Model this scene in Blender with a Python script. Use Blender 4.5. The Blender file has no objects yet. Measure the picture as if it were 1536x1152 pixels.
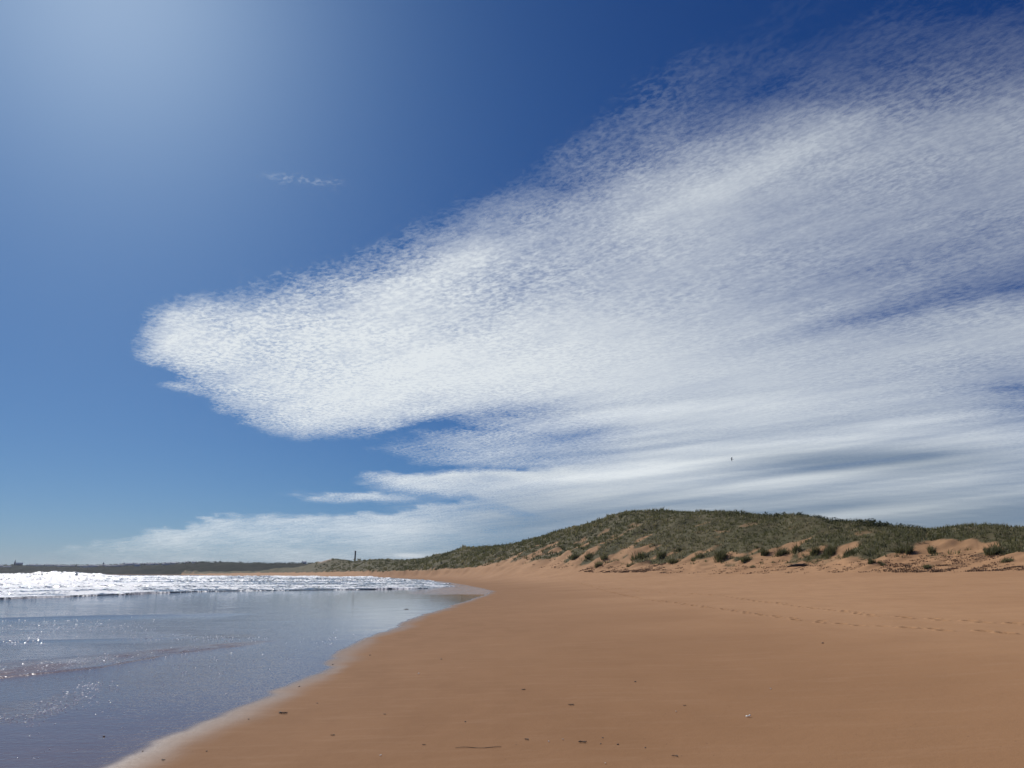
import bpy, math, random
import numpy as np
from mathutils import Vector, Matrix

rng = np.random.default_rng(7)
random.seed(7)
C = bpy.context.scene.collection

# ------------------------------------------------------------------ camera
FPX, CX, CY, HOR = 1130.0, 768.0, 576.0, 861.0
PITCH = math.atan((HOR - CY) / FPX)
EYE = 1.75
cam_data = bpy.data.cameras.new('camera')
cam = bpy.data.objects.new('camera', cam_data)
C.objects.link(cam)
cam.location = (0, 0, EYE)
cam.rotation_euler = (math.radians(90) + PITCH, 0, 0)
cam_data.sensor_width = 36.0
cam_data.lens = 36.0 * FPX / 1536.0
cam_data.clip_start = 0.1
cam_data.clip_end = 200000.0
bpy.context.scene.camera = cam

cp, sp = math.cos(PITCH), math.sin(PITCH)
def ray(px, py):
    """photo pixel -> (azimuth, tan elevation)"""
    px = np.asarray(px, float); py = np.asarray(py, float)
    X = px - CX; U = CY - py
    Y = FPX * cp - U * sp
    Z = FPX * sp + U * cp
    return np.arctan2(X, Y), Z / np.hypot(X, Y)
def ground(px, py, z=0.0):
    a, t = ray(px, py)
    r = (z - EYE) / t
    return np.array([r * np.sin(a), r * np.cos(a)]).T
def to_px(x, y, z):
    z = z - EYE
    f = y * cp + z * sp
    u = -y * sp + z * cp
    f = np.where(f < 1e-3, 1e-3, f)
    return CX + FPX * x / f, CY - FPX * u / f

# ------------------------------------------------------------------ noise
_perm = rng.permutation(4096)
_g = rng.uniform(-1, 1, 4096)
def _h(ix, iy):
    return _g[_perm[(_perm[ix & 4095] + iy) & 4095]]
def vnoise(x, y):
    xi = np.floor(x).astype(np.int64); yi = np.floor(y).astype(np.int64)
    fx = x - xi; fy = y - yi
    fx = fx * fx * fx * (fx * (fx * 6 - 15) + 10); fy = fy * fy * fy * (fy * (fy * 6 - 15) + 10)
    a = _h(xi, yi); b = _h(xi + 1, yi); c = _h(xi, yi + 1); d = _h(xi + 1, yi + 1)
    return (a * (1 - fx) + b * fx) * (1 - fy) + (c * (1 - fx) + d * fx) * fy
def fbm(x, y, o=4, gain=.5):
    s = 0; a = 1; t = 0
    for i in range(o):
        s = s + a * vnoise(x + 17.3 * i, y - 9.1 * i); t += a
        a *= gain; x = x * 2.03; y = y * 2.03
    return s / t
def sstep(a, b, x):
    t = np.clip((x - a) / (b - a), 0, 1)
    return t * t * (3 - 2 * t)

# ------------------------------------------------------------------ mesh helpers
def make_mesh(name, verts, faces, mat, attrs=None, parent=None, smooth=True):
    """verts (n,3); faces (m,k) int array or list of arrays"""
    me = bpy.data.meshes.new(name)
    v = np.ascontiguousarray(verts, dtype=np.float32)
    flist = faces if isinstance(faces, list) else [faces]
    me.vertices.add(len(v)); me.vertices.foreach_set('co', v.ravel())
    nl = sum(f.size for f in flist); npoly = sum(len(f) for f in flist)
    me.loops.add(nl); me.polygons.add(npoly)
    me.loops.foreach_set('vertex_index', np.concatenate([f.ravel() for f in flist]).astype(np.int32))
    tot = np.concatenate([np.full(len(f), f.shape[1]) for f in flist])
    st = np.concatenate([[0], np.cumsum(tot)[:-1]])
    me.polygons.foreach_set('loop_start', st.astype(np.int32))
    me.polygons.foreach_set('use_smooth', np.full(npoly, smooth))
    me.update(calc_edges=True)
    if attrs:
        for k, a in attrs.items():
            if a.ndim == 1:
                at = me.attributes.new(k, 'FLOAT', 'POINT'); at.data.foreach_set('value', a.astype(np.float32))
            else:
                at = me.attributes.new(k, 'FLOAT_VECTOR', 'POINT'); at.data.foreach_set('vector', a.astype(np.float32).ravel())
    if mat: me.materials.append(mat)
    o = bpy.data.objects.new(name, me); C.objects.link(o)
    if parent: o.parent = parent
    return o
def grid_faces(nr, nc):
    i = np.arange(nr * nc).reshape(nr, nc)
    return np.stack([i[:-1, :-1], i[:-1, 1:], i[1:, 1:], i[1:, :-1]], -1).reshape(-1, 4)
def sub_mesh(name, V, F, keep, mat, attrs, smooth=True):
    F = F[keep]
    used = np.zeros(len(V), bool); used[F.ravel()] = True
    idx = np.cumsum(used) - 1
    return make_mesh(name, V[used], idx[F], mat, {k: a[used] for k, a in attrs.items()}, smooth=smooth)
def tag(o, label=None, cat=None, group=None, kind=None):
    if label: o['label'] = label
    if cat: o['category'] = cat
    if group: o['group'] = group
    if kind: o['kind'] = kind
    return o
def empty(name, loc, rz=0):
    o = bpy.data.objects.new(name, None); C.objects.link(o)
    o.location = loc; o.rotation_euler = (0, 0, rz); o.empty_display_size = .2
    return o

# ------------------------------------------------------------------ material helpers
def new_mat(name):
    m = bpy.data.materials.new(name); m.use_nodes = True
    nt = m.node_tree; nt.nodes.clear()
    return m, nt
class N:
    def __init__(s, nt): s.nt = nt
    def add(s, t, **k):
        n = s.nt.nodes.new(t)
        for a, v in k.items(): setattr(n, a, v)
        return n
    def put(s, n, key, v):
        if hasattr(v, 'is_linked') or isinstance(v, bpy.types.NodeSocket): s.nt.links.new(v, n.inputs[key])
        else: n.inputs[key].default_value = v
    def math(s, op, a, b=0.0, c=None, clamp=False):
        n = s.add('ShaderNodeMath', operation=op, use_clamp=clamp)
        s.put(n, 0, a); s.put(n, 1, b)
        if c is not None: s.put(n, 2, c)
        return n.outputs[0]
    def noise(s, vec, scale, detail=3, rough=.5, dist=0, dim='3D'):
        n = s.add('ShaderNodeTexNoise', noise_dimensions=dim)
        s.put(n, 'Vector', vec); s.put(n, 'Scale', scale); s.put(n, 'Detail', detail)
        s.put(n, 'Roughness', rough); s.put(n, 'Distortion', dist)
        return n.outputs['Fac']
    def mapr(s, v, a, b, c=0.0, d=1.0, smooth=True):
        n = s.add('ShaderNodeMapRange', interpolation_type='SMOOTHSTEP' if smooth else 'LINEAR')
        s.put(n, 0, v); s.put(n, 1, a); s.put(n, 2, b); s.put(n, 3, c); s.put(n, 4, d)
        return n.outputs[0]
    def mix(s, f, a, b, typ='RGBA'):
        n = s.add('ShaderNodeMix', data_type=typ)
        i = {'RGBA': (6, 7, 2), 'FLOAT': (2, 3, 0)}[typ]
        s.put(n, 0, f); s.put(n, i[0], a); s.put(n, i[1], b)
        return n.outputs[i[2]]
    def attr(s, name): return s.add('ShaderNodeAttribute', attribute_name=name).outputs['Fac']
    def mapping(s, vec, scale=(1, 1, 1), rot=(0, 0, 0)):
        n = s.add('ShaderNodeMapping'); s.put(n, 'Vector', vec)
        n.inputs['Scale'].default_value = scale; n.inputs['Rotation'].default_value = rot
        return n.outputs[0]
    def bump(s, h, strength, dist, normal=None):
        n = s.add('ShaderNodeBump'); s.put(n, 'Height', h); s.put(n, 'Strength', strength); s.put(n, 'Distance', dist)
        if normal is not None: s.put(n, 'Normal', normal)
        return n.outputs[0]
    def prin(s, **k):
        n = s.add('ShaderNodeBsdfPrincipled')
        for a, v in k.items(): s.put(n, a.replace('_', ' '), v)
        return n.outputs[0]
    def out(s, sh, what='Surface'):
        n = s.add('ShaderNodeOutputMaterial'); s.nt.links.new(sh, n.inputs[what])
    def pos(s): return s.add('ShaderNodeNewGeometry').outputs['Position']
def rgb(r, g, b): return (r, g, b, 1.0)

def simple_mat(name, col, rough=.8, var=.25, scale=3.0, bump=0.0, obj_rand=0.0):
    m, nt = new_mat(name); n = N(nt)
    tc = n.add('ShaderNodeTexCoord').outputs['Object']
    f = n.noise(tc, scale, 4, .6)
    lo = rgb(*[c * (1 - var) for c in col]); hi = rgb(*[min(1, c * (1 + var)) for c in col])
    c = n.mix(n.mapr(f, .3, .7), lo, hi)
    if obj_rand:
        rnd = n.add('ShaderNodeObjectInfo').outputs['Random']
        hsv = n.add('ShaderNodeHueSaturation'); n.put(hsv, 'Color', c)
        n.put(hsv, 'Value', n.math('MULTIPLY_ADD', rnd, obj_rand, 1 - obj_rand / 2)); c = hsv.outputs[0]
    k = dict(Base_Color=c, Roughness=rough)
    if bump: k['Normal'] = n.bump(f, 1.0, bump)
    n.out(n.prin(**k)); return m

# ------------------------------------------------------------------ light and sky
SUN_PX = (165, -80)
s_az, s_t = ray(*SUN_PX)
s_az = float(s_az); s_el = math.atan(float(s_t))
sun_vec = Vector((math.sin(s_az) * math.cos(s_el), math.cos(s_az) * math.cos(s_el), math.sin(s_el)))
sd = bpy.data.lights.new('sun', 'SUN'); sd.energy = 3.9; sd.angle = math.radians(.53); sd.color = (1, .965, .92)
so = bpy.data.objects.new('sun', sd); C.objects.link(so)
so.rotation_euler = sun_vec.to_track_quat('Z', 'Y').to_euler(); so.location = (0, 0, 50)

w = bpy.data.worlds.new('World'); bpy.context.scene.world = w; w.use_nodes = True
nt = w.node_tree; nt.nodes.clear(); n = N(nt)
sky = n.add('ShaderNodeTexSky', sky_type='NISHITA')
sky.sun_disc = False; sky.sun_elevation = s_el; sky.sun_rotation = s_az
sky.altitude = 0; sky.air_density = .7; sky.dust_density = .8; sky.ozone_density = 5
# deep, clear maritime sky: each channel of the sky a little steeper
sep = n.add('ShaderNodeSeparateColor'); nt.links.new(sky.outputs[0], sep.inputs[0]); comb = n.add('ShaderNodeCombineColor')
for i, (g_, c_) in enumerate([(1.33, .25), (1.09, .358), (.815, .485)]):
    v_ = n.math('POWER', n.math('MULTIPLY', sep.outputs[i], .1), g_); nt.links.new(n.math('MULTIPLY', v_, c_ * 10), comb.inputs[i])
bg = n.add('ShaderNodeBackground'); nt.links.new(comb.outputs[0], bg.inputs[0]); bg.inputs[1].default_value = .1
wo = n.add('ShaderNodeOutputWorld'); nt.links.new(bg.outputs[0], wo.inputs[0])

sc = bpy.context.scene
sc.view_settings.view_transform = 'Standard'; sc.view_settings.look = 'None'
sc.view_settings.exposure = 0.0; sc.view_settings.gamma = 1.0
sc.render.engine = 'CYCLES'
sc.cycles.max_bounces = 6; sc.cycles.transparent_max_bounces = 12
sc.cycles.sample_clamp_indirect = 4.0
sc.cycles.use_denoising = True

# ------------------------------------------------------------------ plan of the place
def px_line(pts, z=0.0):
    p = np.array(pts, float); return ground(p[:, 0], p[:, 1], z)
near_shore = px_line([(190, 1152), (245, 1122), (300, 1097), (350, 1076), (405, 1049), (450, 1030), (490, 1011), (505, 1000), (513, 987), (524, 974), (560, 957),
                      (600, 942), (622, 930), (650, 920), (700, 903), (735, 891), (742, 887), (715, 881), (690, 876.5), (670, 873), (640, 870), (600, 867.4),
                      (560, 866.0), (480, 864.9), (384, 864.2), (300, 863.1)])
SHORE = np.vstack([[(-22, -120), (-11, -40), (-7, -10), (-5.3, 0), (-4.4, 4)], near_shore, [(-900, 1500), (-2500, 2200), (-9000, 4000)]])
WETPOLY = np.vstack([SHORE, [(-60000, 5000), (-60000, -60000), (-200, -60000)]])
SEAFRONT = px_line([(-900, 912), (-400, 905), (0, 897), (75, 894.5), (150, 891.5), (220, 889.5), (300, 886.5), (380, 885.5), (450, 884.6), (560, 884.2), (640, 882.5), (676, 879.6),
                    (668, 875.5), (655, 873.2), (640, 871.4), (600, 868.9), (560, 867.1), (480, 865.9), (384, 865.0), (300, 863.6)])
SEAPOLY = np.vstack([[(-9000, -4000), (-300, -250), (-90, -30)], SEAFRONT, [(-700, 1400), (-900, 3000), (-4000, 60000), (-60000, 60000), (-60000, -20000)]])
def inside(P, poly):
    x, y = P; r = np.zeros(x.shape, bool)
    for (x0, y0), (x1, y1) in zip(poly, np.roll(poly, -1, 0)):
        if y0 == y1: continue
        c = (y0 > y) != (y1 > y)
        r ^= c & (x < (x1 - x0) * (y - y0) / (y1 - y0) + x0)
    return r
def pdist(P, line):
    x, y = P; d = np.full(x.shape, 1e9)
    for (x0, y0), (x1, y1) in zip(line[:-1], line[1:]):
        dx, dy = x1 - x0, y1 - y0
        t = np.clip(((x - x0) * dx + (y - y0) * dy) / (dx * dx + dy * dy), 0, 1)
        d = np.minimum(d, np.hypot(x - x0 - t * dx, y - y0 - t * dy))
    return d
def shore_s(x, y):
    d = pdist((x, y), SHORE)
    return np.where(inside((x, y), WETPOLY), -d, d)

# dune profile: px column, d1,y1 (end of flat beach), d2,y2 (first plants), d3,y3 (crest)
PROF = np.array([
    (1700, 66, 855, 76, 824, 100, 786.5), (1536, 72, 856, 84, 826, 100, 790.5), (1470, 74, 857, 90, 817, 104, 790.5), (1400, 78, 858, 92, 820, 110, 792.5), (1330, 82, 858, 92, 827, 116, 788.5),
    (1250, 88, 859, 100, 832, 126, 782.5), (1180, 94, 860, 108, 829, 145, 776.5), (1120, 100, 860, 114, 832, 160, 773.5), (1060, 106, 860, 120, 838, 176, 773.5),
    (1000, 112, 860, 128, 840, 190, 771.5), (950, 118, 859, 134, 839, 205, 775.5), (900, 128, 857, 142, 838, 225, 788.5), (850, 145, 854, 155, 836, 250, 800), (800, 165, 852, 178, 835, 285, 811),
    (770, 180, 851, 194, 838, 300, 818), (740, 195, 850, 208, 845, 330, 821), (700, 225, 853.5, 238, 851, 400, 827), (650, 290, 856, 305, 854.5, 500, 832),
    (630, 330, 857, 345, 855.5, 560, 838), (600, 380, 857.5, 400, 856.5, 650, 840.5), (560, 480, 858, 500, 857.3, 760, 841.5), (500, 640, 858.5, 670, 857.8, 900, 841), (478, 720, 859, 750, 858.5, 960, 844),
    (440, 820, 859.3, 850, 859, 1050, 852), (384, 950, 859.5, 990, 859.3, 1150, 856.5), (300, 1150, 861, 1200, 860.8, 1400, 859), (280, 1300, 861.8, 1400, 861.6, 1700, 855)], float)[::-1]
paz = ray(PROF[:, 0], np.full(len(PROF), 855.))[0]
def zof(d, y, x): return EYE + ray(x, y)[1] * d
PZ = [zof(PROF[:, 1 + 2 * i], PROF[:, 2 + 2 * i], PROF[:, 0]) for i in range(3)]
# continue the coast round behind the camera
paz = np.concatenate([[-math.pi, -2.95, paz[0] - .03], paz, [1.2, 2.0, 2.7, math.pi + .01]])
def ext(a, l, r): return np.concatenate([l, a, r])
D1 = ext(PROF[:, 1], [110, 1e5, 1e5], [66, 75, 90, 110]); D2 = ext(PROF[:, 3], [125, 1.1e5, 1.1e5], [76, 88, 104, 125]); D3 = ext(PROF[:, 5], [165, 1.2e5, 1.2e5], [105, 120, 145, 165])
Z1 = ext(PZ[0], [2.2, .5, .5], [2.2] * 4); Z2 = ext(PZ[1], [4, .6, .6], [4.5] * 4); Z3 = ext(PZ[2], [10, .7, .7], [9, 10, 11, 10])

def terrain(x, y):
    """height, inland distance, dune parameter (0 beach end, 1 first plants, 2 crest)"""
    r = np.hypot(x, y); a = np.arctan2(x, y)
    s = shore_s(x, y)
    aw = a + .012 * fbm(x / 14, y / 14, 3) * sstep(40, 80, r)
    d1, d2, d3 = (np.exp(np.interp(aw, paz, np.log(D))) for D in (D1, D2, D3))
    z1, z2, z3 = (np.interp(a, paz, Z) for Z in (Z1, Z2, Z3))
    e = np.maximum(d1 - r, 0)
    sp_ = np.maximum(s, 0)
    t = sp_ / (sp_ + e + 1e-6)
    zb = z1 * (t ** 1.15) + .015 * np.minimum(sp_, 12) * (1 - t)
    zb = np.where(s < 0, np.maximum(-.0025 * -s, -.6), zb)
    t12 = np.clip((r - d1) / (d2 - d1), 0, 1); t23 = np.clip((r - d2) / (d3 - d2), 0, 1)
    back = np.maximum(r - d3, 0)
    zd = z1 + (z2 - z1) * t12 ** 1.25 + (z3 - z2) * np.sin(t23 * math.pi / 2) ** .95 - np.minimum(back * .06, z3 * .35)
    z = np.where(r < d1, zb, zd)
    dp = t12 + t23 + np.where(back > 0, back / 100, 0)
    # beach unevenness
    z = z + sstep(1, 8, s) * sstep(0, .4, 1.05 - t12) * (.035 * fbm(x / 5, y / 5, 3) + .008 * fbm(x / .9, y / .9, 2))
    # dune relief: spurs, hollows, hummocks
    k = sstep(.02, .9, t12) * (1 - .72 * sstep(.72, .98, t23))
    sc_ = np.clip(r / 130, .7, 4)
    rid = 1 - np.abs(fbm(x / (17 * sc_) + 3, y / (26 * sc_), 3)) * 2.2
    z = z + k * (sstep(.15, .6, t23) * sc_ * 1.15 * (rid - .6) + .55 * fbm(x / 5.5, y / 5.5, 3) * np.minimum(sc_, 2) * sstep(0, .3, t12) + .12 * fbm(x / 1.3, y / 1.3, 2))
    z = z + sstep(.85, 1, t23) * (.35 * sc_ * fbm(x / (7 * sc_), y / (7 * sc_), 3))
    # hummocks at the foot of the dunes
    hm = np.maximum(fbm(x / 2.2, y / 2.2, 2), 0) * .5 * sstep(-.02, .3, t12) * (1 - sstep(.9, 1.5, t12 + t23))
    return z + hm, s, dp, rid

def hit(px, py, lo=5.0, hi=400.0):
    """where the ray through a photo pixel meets the ground"""
    a, t = ray(px, py); a = float(a); t = float(t)
    rs = np.exp(np.linspace(math.log(lo), math.log(hi), 900))
    x = rs * math.sin(a); y = rs * math.cos(a)
    z = terrain(x, y)[0]; zr = EYE + t * rs
    k = np.argmax(zr < z) if (zr < z).any() else len(rs) - 1
    r0, r1 = rs[max(k - 1, 0)], rs[k]
    for _ in range(14):
        m = (r0 + r1) / 2
        zz = terrain(np.array([m * math.sin(a)]), np.array([m * math.cos(a)]))[0][0]
        if EYE + t * m < zz: r1 = m
        else: r0 = m
    return r1 * math.sin(a), r1 * math.cos(a), EYE + t * r1

# ------------------------------------------------------------------ terrain grid
def seg(a, b, n): return np.linspace(a, b, n, endpoint=False)
azs = np.radians(np.concatenate([seg(-180, -60, 40), seg(-60, -38, 40), seg(-38, 38, 1080), seg(38, 60, 40), np.linspace(60, 180, 40)]))
rs = np.concatenate([[0.05], np.exp(np.concatenate([seg(math.log(.5), math.log(6.5), 24), seg(math.log(6.5), math.log(14), 110), seg(math.log(14), math.log(62), 620),
      seg(math.log(62), math.log(260), 320), seg(math.log(260), math.log(1700), 190), np.linspace(math.log(1700), math.log(12000), 20)]))])
A, R = np.meshgrid(azs, rs)
GX = (R * np.sin(A)); GY = (R * np.cos(A))
GZ, GS, GD, GRID = terrain(GX.ravel(), GY.ravel())
shp = GX.shape; GZ = GZ.reshape(shp); GS = GS.reshape(shp); GD = GD.reshape(shp); GRID = GRID.reshape(shp)

# footprints pressed into the sand
trackA = [(1600, 962), (1528, 950.5), (1484, 948), (1418, 946), (1374, 942), (1325, 940), (1287, 938), (1250, 936), (1229, 932), (1200, 930), (1150, 924), (1112, 918), (1086, 914), (1060, 911), (1018, 905), (960, 898), (920, 889), (880, 877), (838, 867)]
trackB = [(1600, 940), (1505, 935.5), (1467, 933), (1424, 932), (1400, 929), (1341, 925), (1312, 924), (1265, 917), (1232, 914), (1206, 911), (1164, 904), (1140, 903), (1110, 898), (1078, 893), (1030, 890.5), (962, 887), (946, 885), (900, 880), (870, 876)]
def walk(track, step):
    P = np.array([hit(x, y)[:2] for x, y in track])
    L = np.concatenate([[0], np.cumsum(np.hypot(*np.diff(P, axis=0).T))])
    d = np.arange(0, L[-1], step)
    X = np.interp(d, L, P[:, 0]); Y = np.interp(d, L, P[:, 1])
    T = np.gradient(np.array([X, Y]).T, axis=0); T /= np.linalg.norm(T, axis=1)[:, None]
    out = []
    for i in range(len(d)):
        sd_ = .11 if i % 2 else -.11
        out.append((X[i] - T[i, 1] * sd_ + rng.normal(0, .05), Y[i] + T[i, 0] * sd_ + rng.normal(0, .05), math.atan2(T[i, 1], T[i, 0]) + rng.normal(0, .15), rng.uniform(.5, 1.15)))
    return out
prints = walk(trackA, .72) + walk(trackB, .70)
GW = np.zeros(shp)
for (fx, fy, fa, dep) in prints:
    r = math.hypot(fx, fy); a = math.atan2(fx, fy)
    i0, i1 = np.searchsorted(rs, [r - .4, r + .4]); j0, j1 = np.searchsorted(azs, [a - .4 / r, a + .4 / r])
    X = GX[i0:i1, j0:j1] - fx; Y = GY[i0:i1, j0:j1] - fy
    u = X * math.cos(fa) + Y * math.sin(fa); v = -X * math.sin(fa) + Y * math.cos(fa)
    q = np.sqrt((u / .20) ** 2 + (v / (.085 + .012 * np.tanh(u * 8))) ** 2)
    GZ[i0:i1, j0:j1] += dep * (-.15 * (1 - sstep(.45, 1.05, q)) + .03 * np.exp(-((q - 1.35) / .3) ** 2))

V = np.stack([GX, GY, GZ], -1).reshape(-1, 3)
F = grid_faces(*shp)
S = GS.ravel(); DPm = GD.ravel(); X_, Y_ = V[:, 0], V[:, 1]; R_ = np.hypot(X_, Y_)
edge_n = .3 * fbm(X_ / .9, Y_ / .9, 4) * np.minimum(1, R_ / 15) + .3 * fbm(X_ / 3, Y_ / 3, 2) * sstep(10, 40, R_)
sw = S + edge_n * .6
wet = 1 - sstep(-.34, -.06, sw)                     # mirror film
damp = 1 - sstep(-.15, .5 + .25 * fbm(X_ / 1.7, Y_ / 1.7, 2), sw)                      # glossy damp edge
moist = 1 - sstep(.3, 17, S + 3 * fbm(X_ / 6, Y_ / 6, 3))   # damp, darker low beach
# how rippled the film of water is (left in the photograph)
PXx, PXy = to_px(X_, Y_, V[:, 2])
PXx = np.where(Y_ > .5, PXx, -999)
def in_band(x, y, line, w0, w1):
    l = np.array(line, float); c = np.interp(x, l[:, 0], l[:, 1]); return np.exp(-np.where(y < c, ((y - c) / w0) ** 2, ((y - c) / w1) ** 2))
def band2(line):
    l = np.array(line, float); c = np.interp(PXx, l[:, 0], l[:, 1]); w_ = np.interp(PXx, l[:, 0], l[:, 2]); return np.exp(-((PXy - c) / w_) ** 4) * (PXx > -600)
rip = .2 + .16 * (1 - sstep(150, 520, PXx)) * sstep(1090, 985, PXy) - .1 * sstep(450, 620, PXx) * sstep(1000, 930, PXy)
rip = np.maximum(rip, .62 * band2([(-300, 942, 16), (0, 942, 15), (200, 940, 14), (330, 936, 8)]) * (1 - sstep(150, 340, PXx)))
rip = np.maximum(rip, .5 * band2([(0, 959, 4), (200, 958, 4), (400, 954, 3)]) * (1 - sstep(360, 410, PXx)))
rip = np.maximum(rip, 1. * band2([(-300, 1022, 22), (0, 1006, 15), (140, 992, 11), (274, 975.5, 5.5), (422, 961, 2)]) * (1 - sstep(330, 430, PXx)))
rip = np.maximum(rip, .42 * band2([(-200, 1090, 24), (60, 1064, 20), (130, 1042, 16), (170, 1022, 8)]) * (1 - sstep(90, 200, PXx)))
rip = np.maximum(rip, .7 * sstep(600, 640, PXx) * (1 - sstep(889, 893, PXy)) * sstep(-.2, .3, -S) * (PXx > 0))
rip = np.maximum(rip, .9 * (1 - sstep(5, 25, PXx)) * 0)
veg = sstep(.56, .84, DPm + .34 * fbm(X_ / 3.2, Y_ / 3.2, 3) + .12 * fbm(X_ / .9, Y_ / .9, 2))
scar = sstep(.36, .52, fbm(X_ / 5 + 50, Y_ / 4, 3) + .5 * (1 - sstep(1.0, 1.22, DPm))) * (1 - sstep(1.2, 1.6, DPm))
veg = veg * (1 - .9 * scar * (1 - sstep(200, 240, R_)))
rock = sstep(-.15, .1, .55 - np.hypot((PXx - 484) / 17, (PXy - 840.5 + .22 * (PXx - 484)) / 5.5) + .75 * fbm(PXx / 3.2, PXy / 1.6, 3)) * (R_ > 400) * (PXx > 400)
veg = veg * (1 - rock)
wav = 1 - np.abs(fbm(X_ / .34 + .3 * fbm(X_, Y_, 2), Y_ / .75, 2)) * 2.6
wav2 = fbm(X_ / 1.3, Y_ / 1.6, 2)
V[:, 2] += wet * np.clip(rip - .43, 0, 1) ** 1.1 * sstep(-.1, .35, wav2 + .1) * .016 * wav * (R_ < 60)
brown_band = band2([(-300, 1022, 20), (0, 1007, 14), (140, 993, 10), (274, 976, 5), (422, 961.5, 2)]) * (1 - sstep(380, 440, PXx)) * np.clip(.75 + 1.2 * fbm(X_ / 1.5, Y_ / 1.2, 3), 0, 1)
brown_band = np.maximum(brown_band, .35 * band2([(-300, 944, 12), (0, 944, 10), (180, 941, 7)]) * (1 - sstep(80, 200, PXx)) * np.clip(.5 + 1.5 * fbm(X_ / 3, Y_ / 3, 3), 0, 1))
def swash_step(line, h, back, x1):
    l = np.array(line, float); c = np.interp(PXx, l[:, 0], l[:, 1]); d = c - PXy
    return h * sstep(-1.6, .2, d) * np.exp(-np.maximum(d, 0) / back) * (1 - sstep(x1 - 90, x1, PXx)) * (PXx > -400) * (d > -3) * (d < 60)
V[:, 2] += wet * (swash_step([(-400, 934), (0, 928), (130, 924.5), (270, 922), (420, 920)], .035, 9, 400) + swash_step([(-400, 1040), (0, 1017), (150, 1001), (274, 978), (422, 961)], .022, 22, 430) + swash_step([(0, 962), (200, 958), (400, 951)], .012, 8, 330))
attrs = dict(wet=wet, damp=damp, moist=moist, rip=rip, veg=veg, dune=DPm, rock=rock, brown_band=brown_band)

# ------------------------------------------------------------------ sand material
m_sand, nt = new_mat('sand'); n = N(nt); P = n.pos()
wetA, dampA, moistA, ripA, vegA = (n.attr(k) for k in ('wet', 'damp', 'moist', 'rip', 'veg'))
big = n.noise(P, .12, 4, .55); mid = n.noise(n.mapping(P, (1, .5, 1), (0, 0, .5)), 1.1, 4, .6); fine = n.noise(P, 60, 2, .6)
dry = n.mix(n.mapr(big, .3, .7), rgb(.44, .247, .124), rgb(.485, .278, .143))
dry = n.mix(n.mapr(mid, .35, .7, 0, .35), dry, rgb(.335, .182, .088))
low = n.mix(n.mapr(mid, .3, .7), rgb(.275, .142, .064), rgb(.31, .163, .076))
col = n.mix(moistA, dry, low)
col = n.mix(dampA, col, rgb(.20, .118, .07))
col = n.mix(wetA, col, rgb(.16, .105, .08))
grain = n.noise(P, 170, 1, .5)
col = n.mix(n.mapr(grain, .35, .65, 0, .16), col, rgb(.20, .10, .05))
col = n.mix(n.mapr(n.noise(n.mapping(P, (.5, 2.4, 1), (0, 0, .35)), 1.9, 5, .65), .48, .72, 0, .14), col, rgb(.47, .29, .17))
speck = n.mapr(n.noise(P, 28, 1, .5), .74, .80, 0, .5)
col = n.mix(n.math('MULTIPLY', speck, n.math('SUBTRACT', 1.0, wetA)), col, rgb(.09, .055, .04))
earth = n.mix(n.mapr(n.noise(P, .35, 4, .65), .35, .65), rgb(.078, .074, .034), rgb(.13, .11, .058))
col = n.mix(vegA, col, earth)
col = n.mix(n.attr('rock'), col, n.mix(n.mapr(n.noise(P, .25, 4, .7), .4, .6), rgb(.50, .42, .34), rgb(.20, .16, .13)))
brownA = n.attr('brown_band')
col = n.mix(n.math('MULTIPLY', brownA, wetA), col, rgb(.17, .098, .085))  # weaker reflection and churned sand both put into the band's colour
rough = n.mix(dampA, .85, .5, 'FLOAT')
rough = n.mix(wetA, rough, n.mix(n.mapr(n.noise(n.mapping(P, (.3, 2.2, 1), (0, 0, -.25)), .9, 4, .6), .35, .75), .03, .1, 'FLOAT'), 'FLOAT')
spec0 = n.mix(dampA, .12, n.mix(wetA, .24, .5, 'FLOAT'), 'FLOAT')
spec = n.math('MULTIPLY', spec0, n.mapr(brownA, 0, 1, 1, .12))
rough = n.math('ADD', rough, n.math('MULTIPLY', brownA, n.math('MULTIPLY', wetA, .12)))
hs = n.noise(P, 9, 4, .65)
b1 = n.bump(n.math('ADD', n.math('MULTIPLY', fine, .25), hs), n.mix(wetA, .55, .01, 'FLOAT'), .012)
wr = n.math('POWER', n.noise(n.mapping(P, (1, 1.1, 1), (0, 0, .3)), 3.2, 3, .55, .4), 2.5)
st = n.noise(n.mapping(P, (.25, 3.2, 1), (0, 0, -.22)), 1.6, 4, .55)
b2 = n.bump(wr, n.math('MULTIPLY', wetA, n.math('MULTIPLY', ripA, .16)), .10, b1)
b2 = n.bump(n.noise(P, 11, 2, .6), n.math('MULTIPLY', wetA, n.mapr(ripA, .08, .4)), .014, b2)
b2 = n.bump(n.noise(P, 17, 2, .6), n.math('MULTIPLY', wetA, n.mapr(ripA, .5, 1.0)), .011, b2)
b3 = n.bump(st, n.math('MULTIPLY', wetA, .35), .006, b2)
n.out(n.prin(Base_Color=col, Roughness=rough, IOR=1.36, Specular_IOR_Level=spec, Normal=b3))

fc = F[:, 0]
is_dune = DPm[fc] > .0
is_wet = (S[fc] < -.05) & ~is_dune
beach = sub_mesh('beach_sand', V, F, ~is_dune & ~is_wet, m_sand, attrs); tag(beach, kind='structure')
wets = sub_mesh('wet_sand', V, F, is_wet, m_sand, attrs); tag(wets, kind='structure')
dunes = sub_mesh('dune_hills', V, F, is_dune, m_sand, attrs); tag(dunes, kind='structure')

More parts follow.
